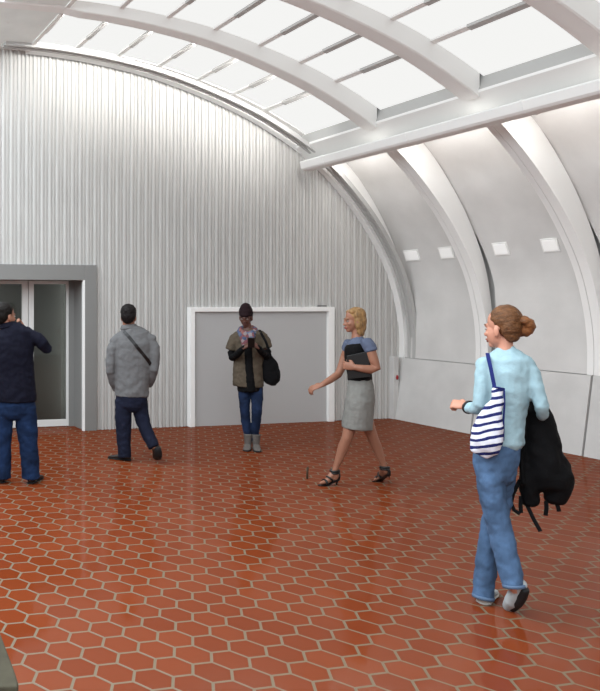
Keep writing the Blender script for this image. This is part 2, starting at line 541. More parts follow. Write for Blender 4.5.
# corridor seen dimly through the glass
b = MB()
b.add([(2.3, yd + .1, 0), (2.3, yd + .32, 0), (2.3, yd + .32, 2.3), (2.3, yd + .1, 2.3), (4.0, yd + .1, 0), (4.0, yd + .32, 0), (4.0, yd + .32, 2.3), (4.0, yd + .1, 2.3)],
      [(0, 1, 2, 3), (5, 4, 7, 6), (1, 5, 6, 2), (3, 2, 6, 7)])
S(b.build('wall_corridor', mat('corridor grey', (140, 143, 140), .7)))

# ---- framed grey shutter
d2 = S(empty('door_2', (6.53, YB, 0)))
b = MB()
b.box(5.315, 5.39, YB - .09, YB - .0, 0, 1.665); b.box(7.52, 7.62, YB - .09, YB - .0, 0, 1.665); b.box(5.39, 7.52, YB - .09, YB - .0, 1.60, 1.665)
b.build('door_frame', M['white'], d2, bevel=.004)
b = MB(); b.box(5.39, 7.52, YB - .045, YB - .02, 0, 1.60)
b.build('shutter_board', M['board'], d2)
b = MB(); b.box(7.38, 7.50, YB - .075, YB - .03, 1.672, 1.685)
b.build('latch', M['dark'], d2)

# ---- square plates on the curved panels
PLATE = [('white square wall plate nearest the ribbed back wall', 8.95, .26), ('white wall plate just left of the first curved rib', 8.37, .22),
         ('white wall plate just right of the first curved rib', 7.58, .20), ('white wall plate nearest the camera, beside the second curved rib', 6.96, .20)]
def pan_at(z):
    for i, (a, c) in enumerate(zip(PAN, PAN[1:])):
        if a.y >= z >= c.y:
            t = (a.y - z) / (a.y - c.y)
            return a + (c - a) * t, nrm(PAN, i)
for lb, y, wd in PLATE:
    p, n = pan_at(2.41)
    tdir = Vector((n.y, 0, -n.x)); nn = Vector((-n.x, 0, -n.y))
    c = Vector((p.x, y, p.y))
    t = tag(empty('wall_plate', c), lb, 'wall light', 'white plates on the curved wall')
    def slab(h, w2, d0, d1):
        bb = MB()
        vs = []
        for d in (d0, d1):
            for sy, sz in ((-1, -1), (1, -1), (1, 1), (-1, 1)):
                vs.append(c + Vector((0, sy * w2, 0)) + tdir * (sz * h) + nn * d)
        bb.add(vs, [(3, 2, 1, 0), (4, 5, 6, 7), (0, 1, 5, 4), (1, 2, 6, 5), (2, 3, 7, 6), (3, 0, 4, 7)])
        return bb
    slab(.083, wd / 2, -.02, .012).build('frame', M['plate'] if 'plate' in M else M['white'], t, bevel=.003)
    slab(.065, wd / 2 - .02, .0, .016).build('cover', M['diff'], t, bevel=.003)

# ---- small red button by the corner
b = MB(); b.ell((8.668, 9.19, .62), ((.022, 0, 0), (0, .012, 0), (0, 0, .035)))
tag(b.build('wall_button', mat('red plastic', (150, 40, 45), .4)), 'tiny red button low on the corner edge of the ribbed wall', 'button')

# ---- dark stub on the tiles
g = ground(307.3, 479)
b = MB(); b.tube([g + Vector((0, 0, .008)), g + Vector((0, 0, .06)), g + Vector((.004, 0, .115))], [.011, .009, .010])
tag(b.build('floor_peg', mat('dark brown metal', (62, 48, 34), .5), smooth=True), 'short thin dark stub standing upright on the tiles left of the blonde woman', 'peg')

# ---- concrete bench end at the lower left
zt = .45
p1 = ground(-30, 622, zt); p2 = ground(0, 631, zt); p3 = ground(7, 650, zt); p4 = ground(14, 668, zt); p5 = ground(18.5, 682, zt); p6 = ground(18, 687, zt); p7 = ground(-80, 687, zt); p8 = ground(-110, 622, zt)
out = [p1, p2, p3, p4, p5, p6, p7, p8]
cen = sum(out, Vector()) / 8
def ringat(z, k): return [Vector((cen.x + (p.x - cen.x) * k, cen.y + (p.y - cen.y) * k, z)) for p in out]
bn = tag(empty('concrete_bench', (cen.x, cen.y, 0)), 'grey concrete bench end at the lower left edge of the floor', 'bench')
b = MB(); b.rings([ringat(.36, .97), ringat(.375, .995), ringat(.435, 1.0), ringat(.45, .985)])
b.build('seat_slab', mat('grey green concrete', (64, 60, 48), .8, .2, var=.25, vscale=9), bn, bevel=.006)
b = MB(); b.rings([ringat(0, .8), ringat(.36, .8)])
b.build('plinth', mat('concrete in painted shade', (40, 38, 33), .85, .2), bn)  # dark colour stands in for shade under the overhanging slab

# ------------------------------------------------------------------ light
w = bpy.data.worlds.new('world'); SC.world = w; w.use_nodes = True
w.node_tree.nodes['Background'].inputs['Color'].default_value = (.9, .95, 1, 1)
w.node_tree.nodes['Background'].inputs['Strength'].default_value = .5
def area(name, loc, rot, sx, sy, power, col=(1, .98, .95)):
    l = bpy.data.lights.new(name, 'AREA'); l.shape = 'RECTANGLE'; l.size = sx; l.size_y = sy; l.energy = power; l.color = col
    o = bpy.data.objects.new(name, l); COL.objects.link(o); o.location = loc; o.rotation_euler = rot
    return o
for y in [9.4] + RIBS[:4]:
    # cove lamps hidden behind the trough, washing the rib sides and the curved panels
    area('cove_lamp', (7.42, y - .75, 3.72), (0, math.radians(-38), 0), .12, .9, COVE)
area('corridor_fill', (3.97, yd + .2, 1.1), (0, math.radians(90), 0), 2.0, .15, CORR_FILL)  # added fill strips, out of sight, brightening the view through the glass
area('corridor_fill', (2.33, yd + .2, 1.1), (0, math.radians(-90), 0), 2.0, .15, CORR_FILL)
# wall washers fixed to the far face of the first arched rib
xw = 3.2
while xw < 7.0:
    l = area('wall_washer', (xw, 8.03, arc_z(xw) + .07), (math.radians(82), 0, 0), .3, .06, WASH)
    l.data.spread = math.radians(100)
    xw += .55
SC.view_settings.view_transform = 'Standard'
SC.view_settings.look = 'None'
SC.view_settings.exposure = EXPO
SC.view_settings.gamma = 1
SC.cycles.use_denoising = True
SC.cycles.max_bounces = 10
SC.cycles.diffuse_bounces = 6
SC.cycles.sample_clamp_indirect = 8

# ================================================================== people
UP = Vector((0, 0, 1))
def srgb_mix(*a): return a

SKIN = {k: mat('skin ' + k, c, .5, .35) for k, c in dict(light=(190, 136, 114), tan=(142, 98, 78), brown=(84, 52, 42)).items()}
EYE_W = mat('eye white', (150, 140, 134), .3, .4); EYE_D = mat('iris', (45, 35, 30), .2, .5)
LIP = mat('lips', (140, 74, 68), .5, .3)

class Fig:
    """a figure standing on the floor at the pixel of its feet; P() maps a pixel of the figure plus a depth offset to a point"""
    def __init__(s, px, py):
        s.base = ground(px, py); s.base.z = 0
        h = Vector((s.base.x, s.base.y, 0))
        s.L = h.length
        s.n = h.normalized()                      # away from the camera
        s.r = Vector((s.n.y, -s.n.x, 0))          # to the right as seen
        s.px = px
        dz = s.base.x * sY + s.base.y * cY
        s.ky = dz / F_PX
        s.cos = dz / s.L
        s.kx = s.ky * s.cos
        s.off = s.base
    def P(s, px, py, dd=0.0):
        q = ray(px, py)
        t = (s.L + dd) / (q.x * s.n.x + q.y * s.n.y)
        return CAM + q * t
    def G(s, px, py, z=0.0):
        return ground(px, py, z)
    def loft(s, mb, pts, inset=0.0, n=24, e=2.0, mat=0, cap=.55):
        C = [s.P(p[0], p[1], p[2]) for p in pts]
        rings = []
        N = len(C)
        ctr = []
        for i, p in enumerate(pts):
            t = (C[min(i + 1, N - 1)] - C[max(i - 1, 0)]).normalized()
            bn = s.n - t * s.n.dot(t)
            if bn.length < .35: bn = UP - t * UP.dot(t)
            bn.normalize()
            a = t.cross(bn); a.normalize()
            k = math.sqrt((a.dot(s.r) * s.kx) ** 2 + (a.z * s.ky) ** 2 + (a.dot(s.n) * s.ky) ** 2)
            w = max(p[3] * k - inset, .008)
            d = max((p[4] if len(p) > 4 else w + inset) - inset, .008)
            ctr.append((C[i], t, a, bn, w, d))
        def ring(c, a, bn, w, d):
            o = []
            for j in range(n):
                q = 2 * math.pi * j / n
                x, y = math.cos(q), math.sin(q)
                o.append(c + a * (w * math.copysign(abs(x) ** (2 / e), x)) + bn * (d * math.copysign(abs(y) ** (2 / e), y)))
            return o
        c, t, a, bn, w, d = ctr[0]
        m = min(w, d)
        rings += [ring(c - t * m * cap, a, bn, w * .45, d * .45), ring(c - t * m * cap * .6, a, bn, w * .8, d * .8)]
        for c, t, a, bn, w, d in ctr: rings.append(ring(c, a, bn, w, d))
        m = min(w, d)
        rings += [ring(c + t * m * cap * .6, a, bn, w * .8, d * .8), ring(c + t * m * cap, a, bn, w * .45, d * .45)]
        mb.rings(rings, mat)
    def head(s, mb, px, py, dd, F, tilt=0.0, sc=1.0, squash=None):
        """adds a head to the mesh; returns a function from head coordinates (x right, y forward, z up; metres) to the world"""
        c = s.P(px, py, dd)
        F = Vector(F); F.z = 0; F.normalize()
        R = F.cross(UP)
        Fr = (F * math.cos(tilt) + UP * math.sin(tilt)); U = R.cross(Fr)
        k = s.cos ** .8 if squash is None else squash
        def H(x, y, z):
            v = (R * x + Fr * y + U * z) * sc
            return c + v + s.r * (v.dot(s.r) * (k - 1))
        def D(x, y, z): return H(x, y, z) - c
        def el(cx, cy, cz, rx, ry, rz, n=18):
            mb.ell(H(cx, cy, cz), (D(rx, 0, 0), D(0, ry, 0), D(0, 0, rz)), n, 12)
        el(0, -.012, .035, .074, .094, .082, 24)
        el(0, .030, -.030, .060, .062, .080, 24)
        el(0, .022, -.060, .052, .055, .045)
        el(0, .060, -.094, .027, .026, .020)
        el(0, .084, .014, .046, .012, .011)
        el(0, .092, -.010, .0085, .012, .032)
        el(0, .100, -.036, .013, .017, .012)
        el(.009, .094, -.038, .009, .010, .008); el(-.009, .094, -.038, .009, .010, .008)
        el(0, .087, -.064, .023, .011, .006); el(0, .085, -.074, .019, .011, .007)
        for sx in (-1, 1):
            el(sx * .036, .064, -.032, .020, .020, .018)
            el(sx * .074, -.006, -.022, .010, .019, .031)
            el(sx * .070, .000, -.045, .008, .010, .012)
        return H, D
    def eyes(s, H, D, root):
        for sx in (-1, 1):
            b = MB()
            b.ell(H(sx * .031, .078, -.006), (D(.014, 0, 0), D(0, .012, 0), D(0, 0, .0065)), 12, 8, 0)
            b.ell(H(sx * .031, .0865, -.006), (D(.006, 0, 0), D(0, .004, 0), D(0, 0, .0055)), 10, 8, 1)
            b.build('eye', [EYE_W, EYE_D], root, smooth=True)
            b = MB()
            b.tube([H(sx * .048, .074, .016), H(sx * .032, .090, .021), H(sx * .015, .093, .017)], [.0025, .0035, .0035], 6)
            b.build('eyebrow', s.brow, root, smooth=True)
        b = MB()
        b.tube([H(-.023, .083, -.069), H(-.010, .0955, -.065), H(0, .0975, -.067), H(.010, .0955, -.065), H(.023, .083, -.069)], [.002, .005, .0055, .005, .002], 8)
        b.tube([H(-.018, .085, -.074), H(0, .096, -.0765), H(.018, .085, -.074)], [.002, .0055, .002], 8)
        b.build('lips', getattr(s, 'lip', LIP), root, smooth=True)
    def hand(s, mb, W, D_, Np, T, curl=.5, sc=1.0, spread=1.0):
        """palm, four unequal bent fingers and a thumb from the side of the palm"""
        D_ = Vector(D_).normalized(); Np = Vector(Np); Np = (Np - D_ * Np.dot(D_)).normalized()
        T = Vector(T); T = (T - D_ * T.dot(D_) - Np * T.dot(Np)).normalized()
        W = Vector(W)
        rings = []
        for l, w, th in ((-.02, .026, .019), (.0, .028, .018), (.03, .036, .017), (.06, .041, .015), (.085, .040, .012), (.092, .034, .008)):
            c = W + D_ * (l * sc)
            rings.append([c + T * (w * sc * math.cos(2 * math.pi * j / 16)) + Np * (th * sc * math.sin(2 * math.pi * j / 16)) for j in range(16)])
        mb.rings(rings)
        for k, (o, ln) in enumerate(((.031, .070), (.0105, .079), (-.0105, .074), (-.031, .058))):
            p = W + D_ * (.078 * sc) + T * (o * sc)
            pts = [p]
            ang = 0
            d0 = (D_ + T * (o * 3.0 * spread)).normalized()
            for q, fr in ((.25, .30), (.55, .42), (.55, .30)):
                ang += curl * q * 1.9 + .05 * k * curl
                d = d0 * math.cos(ang) + Np * math.sin(ang)
                p = p + d * (ln * fr * sc * 1.15); pts.append(p)
            mb.tube(pts, [.0098 * sc, .0094 * sc, .0086 * sc, .0072 * sc], 10)
        p = W + D_ * (.022 * sc) + T * (.026 * sc)
        p1 = p + (D_ * .6 + T * .72 + Np * .35).normalized() * (.034 * sc)
        p2 = p1 + (D_ * .8 + T * (.45 - .4 * curl) + Np * (.35 + .3 * curl)).normalized() * (.032 * sc)
        p3 = p2 + (D_ * .85 + T * (.1 - .5 * curl) + Np * (.35 + .4 * curl)).normalized() * (.026 * sc)
        mb.tube([p, p1, p2, p3], [.016 * sc, .0125 * sc, .0105 * sc, .0085 * sc], 10)
    def foot(s, mb, heel, d, ln=.245, h=.075, sc=1.0):
        heel = Vector(heel); d = Vector(d); d.z = 0; d.normalize(); sd = d.cross(UP)
        rings = []
        for l, w, hh in ((.0, .022, .05), (.02, .031, .07), (.08, .033, .075), (.14, .040, .055), (.19, .042, .040), (.225, .036, .028), (ln, .02, .02)):
            c = heel + d * (l * ln / .245)
            rings.append([c + sd * (w * sc * math.cos(q)) + UP * (hh * sc * .5 * (1 + math.sin(q))) for q in [2 * math.pi * j / 14 for j in range(14)]])
        mb.rings(rings)
    def shoe(s, root, heel, d, m, ms, ln=.28, hgt=.085, width=1.0, lift=0.0, name='shoe'):
        """shoe lying flat on the floor: upper with a sole as its child"""
        heel = Vector(heel); heel.z = lift; d = Vector(d); d.z = 0; d.normalize(); sd = d.cross(UP)
        def mk(z0, prof, grow=0):
            b = MB(); rings = []
            for l, w, hh in prof:
                c = heel + d * (l * ln / .28)
                w = w * width + grow
                ring = []
                for j in range(20):
                    q = 2 * math.pi * j / 20
                    x, y = math.cos(q), math.sin(q)
                    x = math.copysign(abs(x) ** .7, x)
                    ring.append(c + sd * (w * x) + UP * (z0 + (hh - z0) * .5 * (1 + math.copysign(abs(y) ** .7, y))))
                rings.append(ring)
            b.rings(rings); return b
        H_ = hgt
        up = mk(.012, ((.0, .018, H_ * .7), (.012, .032, H_), (.06, .037, H_ * 1.05), (.11, .037, H_), (.16, .042, H_ * .72), (.21, .045, H_ * .55), (.255, .038, H_ * .45), (.28, .02, H_ * .32))).build(name, m, root, smooth=True)
        mk(.0, ((-.004, .02, .02), (.01, .034, .02), (.11, .036, .018), (.2, .047, .018), (.258, .04, .018), (.284, .02, .018)), .001).build('sole', ms, up, smooth=False)
        return up

def bl(leg):
    x, y, dd, w_, d_ = leg[-1]
    a = leg[0]
    return [(a[0], a[1], a[2], a[3] * .8, a[4] * .85)] + leg[1:-1] + [(x, y, dd, w_ * .6, d_ * .6)]

def on(objs, px, py, off=.008):
    """point on the first surface of objs seen at a pixel, moved off it along the normal"""
    best = None
    for o in objs:
        me = o.data
        q = Vector((0, 0, 0)); k = o
        while k is not None: q += k.location; k = k.parent
        t = BVHTree.FromPolygons([v.co for v in me.vertices], [tuple(p.vertices) for p in me.polygons])
        d = ray(px, py).normalized()
        h = t.ray_cast(CAM - q, d)
        if h[0] is not None and (best is None or h[3] < best[1]):
            nn = h[1] if h[1].dot(d) < 0 else -h[1]
            best = (h[0] + q + nn * off, h[3])
    return best[0] if best else None

def strap_mesh(pts, width, th, side, name, m, parent):
    """flat band through pts, its width along side"""
    b = MB(); rows = []
    for i, p in enumerate(pts):
        t = (pts[min(i + 1, len(pts) - 1)] - pts[max(i - 1, 0)]).normalized()
        a = side - t * side.dot(t); a.normalize(); c = t.cross(a)
        rows.append([p + a * width + c * th, p - a * width + c * th, p - a * width - c * th, p + a * width - c * th])
    b.rings(rows)
    return b.build(name, m, parent)

def cloth(name, rgb, rough=.85, bump=.25, bscale=90, var=.08, vscale=18, stretch=None):
    return mat(name, rgb, rough, .15, var=var, vscale=vscale, bump=bump, bscale=bscale, stretch=stretch)

def hairmat(name, rgb, hi=None):
    return mat(name, rgb, .6, .15, var=.35, vscale=22, bump=.5, bscale=60, stretch=(3, 3, .6))

# ------------------------------------------------------------------ 1  woman with striped tote, walking away
f = Fig(500, 606); T0 = f.base
wm = tag(empty('person', T0), 'woman in pale blue sweater and blue jeans walking away with hair in a bun', 'person')
SW = cloth('pale blue knit', (152, 180, 189)); JE = cloth('blue denim', (70, 94, 124), var=.3, vscale=9, stretch=(1, 1, .45))
torso = [(506, 349, 0, 10, .058), (506, 353, 0, 17, .078), (507, 359, 0, 25, .10), (508, 371, 0, 26, .115), (508, 390, 0, 24, .115), (506, 408, 0, 21, .105),
         (504, 425, 0, 20.5, .108), (503, 436, 0, 21, .118), (503, 442, 0, 21.5, .122)]
armL = [(485, 361, -.01, 7.0, .052), (483, 375, -.03, 8.5, .053), (482, 392, -.05, 8.2, .05), (481, 403, -.05, 8.2, .05), (476, 408.5, -.01, 7, .045), (470.5, 408, .04, 5.6, .04)]
armR = [(527, 362, 0, 7, .052), (532, 374, -.01, 8.2, .053), (537, 391, -.03, 7.8, .05), (541, 405, -.04, 7, .048), (543, 412, .0, 6, .045), (541, 414, .10, 5.5, .042), (538, 412, .2, 5, .04)]
pelvis = [(503, 432, 0, 18, .10), (499, 444, 0, 21.5, .12), (496, 455, 0, 23, .135), (495, 466, 0, 22.5, .135), (495, 476, 0, 20.5, .12)]
legA = [(489, 466, -.03, 14, .095), (490, 480, -.05, 14.2, .092), (493, 498, -.05, 13.8, .088), (497, 517, -.06, 13.2, .078), (500.5, 533, -.06, 12.8, .072), (506, 555, -.10, 12.3, .068), (511, 573, -.13, 11.4, .064), (514, 586, -.14, 10.8, .06)]
legB = [(503, 468, .03, 14, .09), (499, 500, .06, 13.5, .085), (493, 525, .07, 12.5, .076), (489, 545, .05, 12, .07), (486, 565, .03, 11.5, .066), (484, 585, .01, 11.3, .062), (483.2, 597, .0, 11, .062)]
b = MB()
f.loft(b, torso[1:-2], .018); f.loft(b, armL[1:], .014); f.loft(b, armR[1:], .014); f.loft(b, pelvis, .014); f.loft(b, bl(legA), .016); f.loft(b, bl(legB), .016)
f.loft(b, [(505, 338, .0, 7.6, .05), (505.5, 346, 0, 7.8, .052), (506, 353, 0, 10, .06)])
f.loft(b, [(474, 409, .02, 4.6, .033), (469.5, 407.5, .05, 4.3, .03), (466, 406, .075, 3.8, .026)])
hF = -f.r * .86 + f.n * .5
H, D = f.head(b, 502, 327.5, .0, hF, -.05, 1.02)
f.hand(b, f.P(466.5, 406, .075), -f.r * .9 + UP * .1 + f.n * .3, f.n * .6 - UP * .5, UP * .8 + f.n * .4, 1.0, .82)
f.hand(b, f.P(538, 412, .2), f.n * .8 - UP * .4 - f.r * .3, -UP * .4 - f.r, -f.r * .4 + UP, .9, .85)
g = f.P(483.5, 606, -.02); f.foot(b, (g.x, g.y, .01), f.n * .95 + f.r * .12, .22, .055, sc=.75)
b.tube([f.P(514.5, 584, -.14), f.P(518, 592, -.12), f.P(514, 600, -.09), f.P(509, 606.5, -.04)], [.035, .036, .034, .022])
b.build('body', SKIN['light'], wm, remesh=.0055, sm=2)
f.brow = hairmat('brown brow', (92, 62, 42)); f.eyes(H, D, wm)
HB = mat('light brown hair', (100, 66, 40), .5, .25, var=.4, vscale=26, bump=.6, bscale=70, stretch=(1, 1, 3))
b = MB()
def hel(cx, cy, cz, rx, ry, rz): b.ell(H(cx, cy, cz), (D(rx, 0, 0), D(0, ry, 0), D(0, 0, rz)), 22, 14)
hel(0, -.026, .045, .082, .094, .084); hel(0, -.052, .005, .074, .066, .07); hel(0, -.06, -.035, .055, .045, .05)
b.build('hair', HB, wm, remesh=.006, sm=3, disp=(.008, .03))
b = MB()
bc = f.P(521.8, 326.3, -.0)
for k in range(9):
    a = k * 2.3
    ax = (f.r * math.cos(a) + UP * math.sin(a))
    b.tube([bc + ax * .034 + f.n * (.03 * math.sin(a * 1.7)) + (ax.cross(f.n)) * (.028 * math.cos(q)) + f.n * (.028 * math.sin(q)) for q in [2 * math.pi * j / 10 for j in range(9)]], .020)
b.ell(bc, (f.r * .040, f.n * .046, UP * .058))
b.ell(f.P(516, 323, 0), (f.r * .035, f.n * .045, UP * .045))
b.build('hair_bun', mat('coppery hair bun', (122, 78, 46), .5, .25, var=.4, vscale=30, bump=.6, bscale=80), wm, remesh=.006, sm=3, disp=(.006, .02))
b = MB(); f.loft(b, torso); f.loft(b, armL, cap=.3); f.loft(b, armR)
b.ell(f.P(484, 365, -.01), (f.r * .042, f.n * .06, UP * .05))
sweater = b.build('sweater', SW, wm, remesh=.007, sm=4, disp=(.014, .06))
b = MB(); f.loft(b, pelvis); f.loft(b, legA, cap=.12); f.loft(b, legB, cap=.12)
jeans = b.build('jeans', JE, wm, remesh=.007, sm=4, disp=(.017, .055))
HEM = cloth('pale denim hem', (84, 104, 130))
for (x, y, dd, w_, d_), (x2, y2, dd2, _, _) in ((legA[-1], legA[-2]), (legB[-1], legB[-2])):
    b = MB()
    q = lambda t: (x + (x2 - x) * t, y + (y2 - y) * t, dd + (dd2 - dd) * t, w_ + .8, d_ + .006)
    f.loft(b, [q(-.12), q(.14)], cap=.05)
    b.build('turned_hem', HEM, wm, smooth=True)
SH = cloth('grey canvas', (160, 166, 168), bump=.1); SOL = mat('black rubber sole', (24, 24, 26), .6, .3); SOLW = mat('pale rubber sole', (190, 190, 186), .6, .3)
g = f.P(483.3, 607, -.03)
f.shoe(wm, (g.x, g.y, 0), f.n * .95 + f.r * .12, SH, SOLW, .26, .06, 1.05)
b = MB()
f.loft(b, [(519, 583, -.135, 8.2, .042), (518.5, 588, -.125, 8.2, .04), (516.5, 594, -.11, 8.2, .04), (512.5, 601, -.08, 8, .04), (508.5, 606.5, -.03, 6.2, .032)], cap=.5)
sh = b.build('shoe', SH, wm, remesh=.006, sm=3)
b = MB()
f.loft(b, [(525, 589, -.150, 4.6, .03), (521.5, 596, -.135, 5.8, .026), (517, 602.5, -.105, 6.2, .024), (511, 608, -.055, 5.4, .02)], cap=.4)
b.build('sole', SOL, sh, remesh=.006, sm=3)
b = MB()
c0 = f.P(469, 407.3, .05); ax = (f.P(474, 409, .02) - f.P(466, 406, .075)).normalized()
a1 = ax.cross(UP).normalized(); a2 = ax.cross(a1)
b.tube([c0 + a1 * .034 * math.cos(q) + a2 * .034 * math.sin(q) for q in [2 * math.pi * j / 16 for j in range(17)]], .007)
b.build('bracelet', mat('dark bracelet', (40, 30, 30), .4), wm, smooth=True)

# striped tote bag on her left shoulder
TOTE = bpy.data.materials.new('striped canvas'); TOTE.use_nodes = True
nt = TOTE.node_tree; N = nt.nodes; Lk = nt.links
tc = N.new('ShaderNodeTexCoord'); mp = N.new('ShaderNodeMapping'); sx = N.new('ShaderNodeSeparateXYZ')
mp.inputs['Rotation'].default_value = (0, 0, 0)
Lk.new(tc.outputs['Object'], mp.inputs['Vector'])
dt = N.new('ShaderNodeVectorMath'); dt.operation = 'DOT_PRODUCT'
sv = UP * .96 - f.r * .28
dt.inputs[1].default_value = sv
Lk.new(mp.outputs['Vector'], dt.inputs[0])
nz = N.new('ShaderNodeTexNoise'); nz.inputs['Scale'].default_value = 9
Lk.new(tc.outputs['Object'], nz.inputs['Vector'])
ad = N.new('ShaderNodeMath'); ad.operation = 'MULTIPLY_ADD'; ad.inputs[1].default_value = .030
Lk.new(nz.outputs['Fac'], ad.inputs[0]); Lk.new(dt.outputs['Value'], ad.inputs[2])
dv = N.new('ShaderNodeMath'); dv.operation = 'DIVIDE'; dv.inputs[1].default_value = .041; Lk.new(ad.outputs[0], dv.inputs[0])
fm = N.new('ShaderNodeMath'); fm.operation = 'FRACT'; Lk.new(dv.outputs[0], fm.inputs[0])
gt = N.new('ShaderNodeMath'); gt.operation = 'GREATER_THAN'; gt.inputs[1].default_value = .6; Lk.new(fm.outputs[0], gt.inputs[0])
mxx = N.new('ShaderNodeMix'); mxx.data_type = 'RGBA'; mxx.inputs[6].default_value = lin((214, 216, 226)); mxx.inputs[7].default_value = lin((34, 40, 92))
Lk.new(gt.outputs[0], mxx.inputs['Factor'])
pb = N['Principled BSDF']; pb.inputs['Roughness'].default_value = .85; pb.inputs['Specular IOR Level'].default_value = .15
Lk.new(mxx.outputs[2], pb.inputs['Base Color'])
NAVY = cloth('navy strap cloth', (34, 42, 100), bump=.1)
tb = tag(empty('tote_bag', f.P(487, 455, -.12)), 'white tote bag with navy stripes hanging from the shoulder of the woman in pale blue', 'bag')
b = MB()
f.loft(b, [(498, 388, -.15, 5.5, .02), (497.5, 398, -.155, 6.2, .028), (494, 408, -.16, 8.5, .036), (490.5, 418, -.16, 12.5, .045), (488, 430, -.16, 15.2, .052), (487, 440, -.16, 16.3, .055), (484, 447, -.16, 15, .05), (479.5, 453, -.155, 10, .035)], e=2.6, cap=.3)
bag = b.build('bag_body', TOTE, tb, remesh=.006, sm=3, disp=(.014, .05))
p0 = f.P(494.5, 387, -.15)
pts = [p0, f.P(492.5, 377, -.14), f.P(490.5, 367, -.125), f.P(488.3, 358, -.085), f.P(487.5, 353.5, -.02), f.P(488, 355, .06), f.P(489.5, 366, .13), f.P(490, 380, .12), f.P(496, 389, -.02), f.P(498, 390, -.12)]
strap_mesh(pts, .009, .003, f.r, 'strap', NAVY, tb)
b = MB()
rim = [f.P(493, 387, -.15), f.P(498, 387.5, -.178), f.P(504, 388.8, -.155), f.P(498, 389, -.125), f.P(493, 387, -.15)]
b.tube(rim, .005); b.tube([f.P(504, 389, -.155), f.P(504.5, 404, -.16), f.P(503.5, 420, -.165), f.P(503.5, 440, -.165)], .0045)
b.build('edge_binding', NAVY, tb, smooth=True)

# black coat over her right forearm
BLK = cloth('black cloth', (10, 10, 12), var=.2, vscale=8)
ct = tag(empty('coat', f.P(545, 500, .12)), 'black coat draped over the forearm of the woman in pale blue', 'coat')
b = MB()
f.loft(b, [(534, 400, .16, 6, .05), (537, 411, .15, 12.5, .085), (539.5, 425, .15, 16.5, .10), (541.5, 445, .15, 19.5, .105), (544, 462, .15, 23, .11), (547, 476, .15, 26, .11), (547.5, 486, .15, 25.5, .10)], cap=.3)
f.loft(b, [(530, 465, .13, 10, .07), (530, 485, .12, 10.5, .065), (530.5, 503, .12, 7.5, .05)], cap=.4)
f.loft(b, [(557, 465, .15, 13, .08), (559, 485, .15, 14.5, .08), (556, 501, .15, 12, .06)], cap=.4)
f.loft(b, [(521, 440, .1, 3, .05), (521.5, 460, .09, 3.5, .05), (523, 482, .09, 3, .05)], cap=.4)
b.build('drape', BLK, ct, remesh=.008, sm=4, disp=(.03, .09))
for pts in ([(520, 480, .08), (513, 494, .05), (511, 503, .05), (514, 510, .05), (520, 514, .05)], [(521, 496, .1), (520.5, 505, .09), (521, 513, .08)], [(527, 505, .1), (533, 518, .08), (540.5, 531.5, .06)], [(546, 501, .12), (546.5, 508, .12), (545.5, 515.5, .12)], [(556, 502, .13), (558, 507, .13), (559, 511.5, .13)]):
    strap_mesh([f.P(*p) for p in pts], .009, .004, f.r * .8 + UP * .2 + f.n * .3, 'hanging_strap', BLK, ct)

# ------------------------------------------------------------------ 2  blonde woman striding left
f = Fig(342, 485.5); T0 = f.base
wm = tag(empty('person', T0), 'blonde woman in grey pencil skirt and black heels striding to the left', 'person')
hF = -f.r * .93 - f.n * .36
torso = [(357, 337, 0, 5, .06), (358, 341, 0, 9, .12), (358, 347, 0, 12, .155), (358, 356, 0, 13.2, .15), (358.5, 366, 0, 12.5, .135), (359.5, 374, 0, 11.6, .12), (360, 381, 0, 11.8, .125)]
skirt = [(360, 378, 0, 11.8, .13), (360.5, 388, 0, 13.4, .155), (360, 399, 0, 14.6, .17), (358.5, 412, 0, 15.2, .165), (357.3, 422, 0, 15.4, .155), (357, 428, 0, 15.3, .15)]
armN = [(368, 343, -.145, 5.2, .05), (371, 352, -.16, 5.1, .046), (374, 361, -.17, 4.7, .042), (376.5, 368, -.17, 4.4, .04), (371, 369.5, -.19, 4.2, .037), (362, 368.5, -.21, 3.6, .032), (355, 367.3, -.21, 2.9, .026)]
armF = [(349, 346, .13, 5, .05), (345, 357, .15, 4.8, .044), (341, 369, .13, 4.3, .038), (338, 374.5, .10, 4.0, .036), (330, 380, .04, 3.6, .032), (322, 384.8, .0, 2.7, .025)]
legF = [(356, 395, -.04, 8.5, .085), (354, 412, -.04, 7.8, .075), (350, 427, -.04, 6.4, .062), (347, 438, -.05, 5.4, .054), (343.5, 447, -.03, 5.6, .054), (340, 457, -.02, 4.6, .045), (336.5, 466, -.02, 3.1, .03), (335, 471, -.02, 2.9, .03)]
legK = [(361, 395, .06, 8.5, .085), (364, 412, .07, 7.8, .075), (368.5, 427, .08, 6.3, .062), (373, 438.5, .10, 5.4, .054), (376.5, 447, .13, 5.4, .052), (380, 456, .15, 4.3, .042), (383, 464, .16, 3.0, .03), (384.5, 468, .16, 2.9, .03)]
b = MB()
f.loft(b, torso, .012); f.loft(b, skirt[:-1], .016); f.loft(b, armN); f.loft(b, armF); f.loft(b, legF); f.loft(b, legK)
f.loft(b, [(355.5, 328, .0, 4.6, .046), (356.3, 334, 0, 4.7, .05), (357.5, 342, 0, 6.5, .07)])
H, D = f.head(b, 354.2, 320.2, .0, hF, -.05, .98)
f.hand(b, f.P(355, 367.3, -.21), -f.r * .95 + UP * .15 + f.n * .15, f.n, UP, .75, .95)
f.hand(b, f.P(322, 384.8, .0), -f.r * .85 - UP * .35 - f.n * .1, f.n * .4 - UP * .6 + f.r * .3, UP - f.n * .3, .55, 1.0)
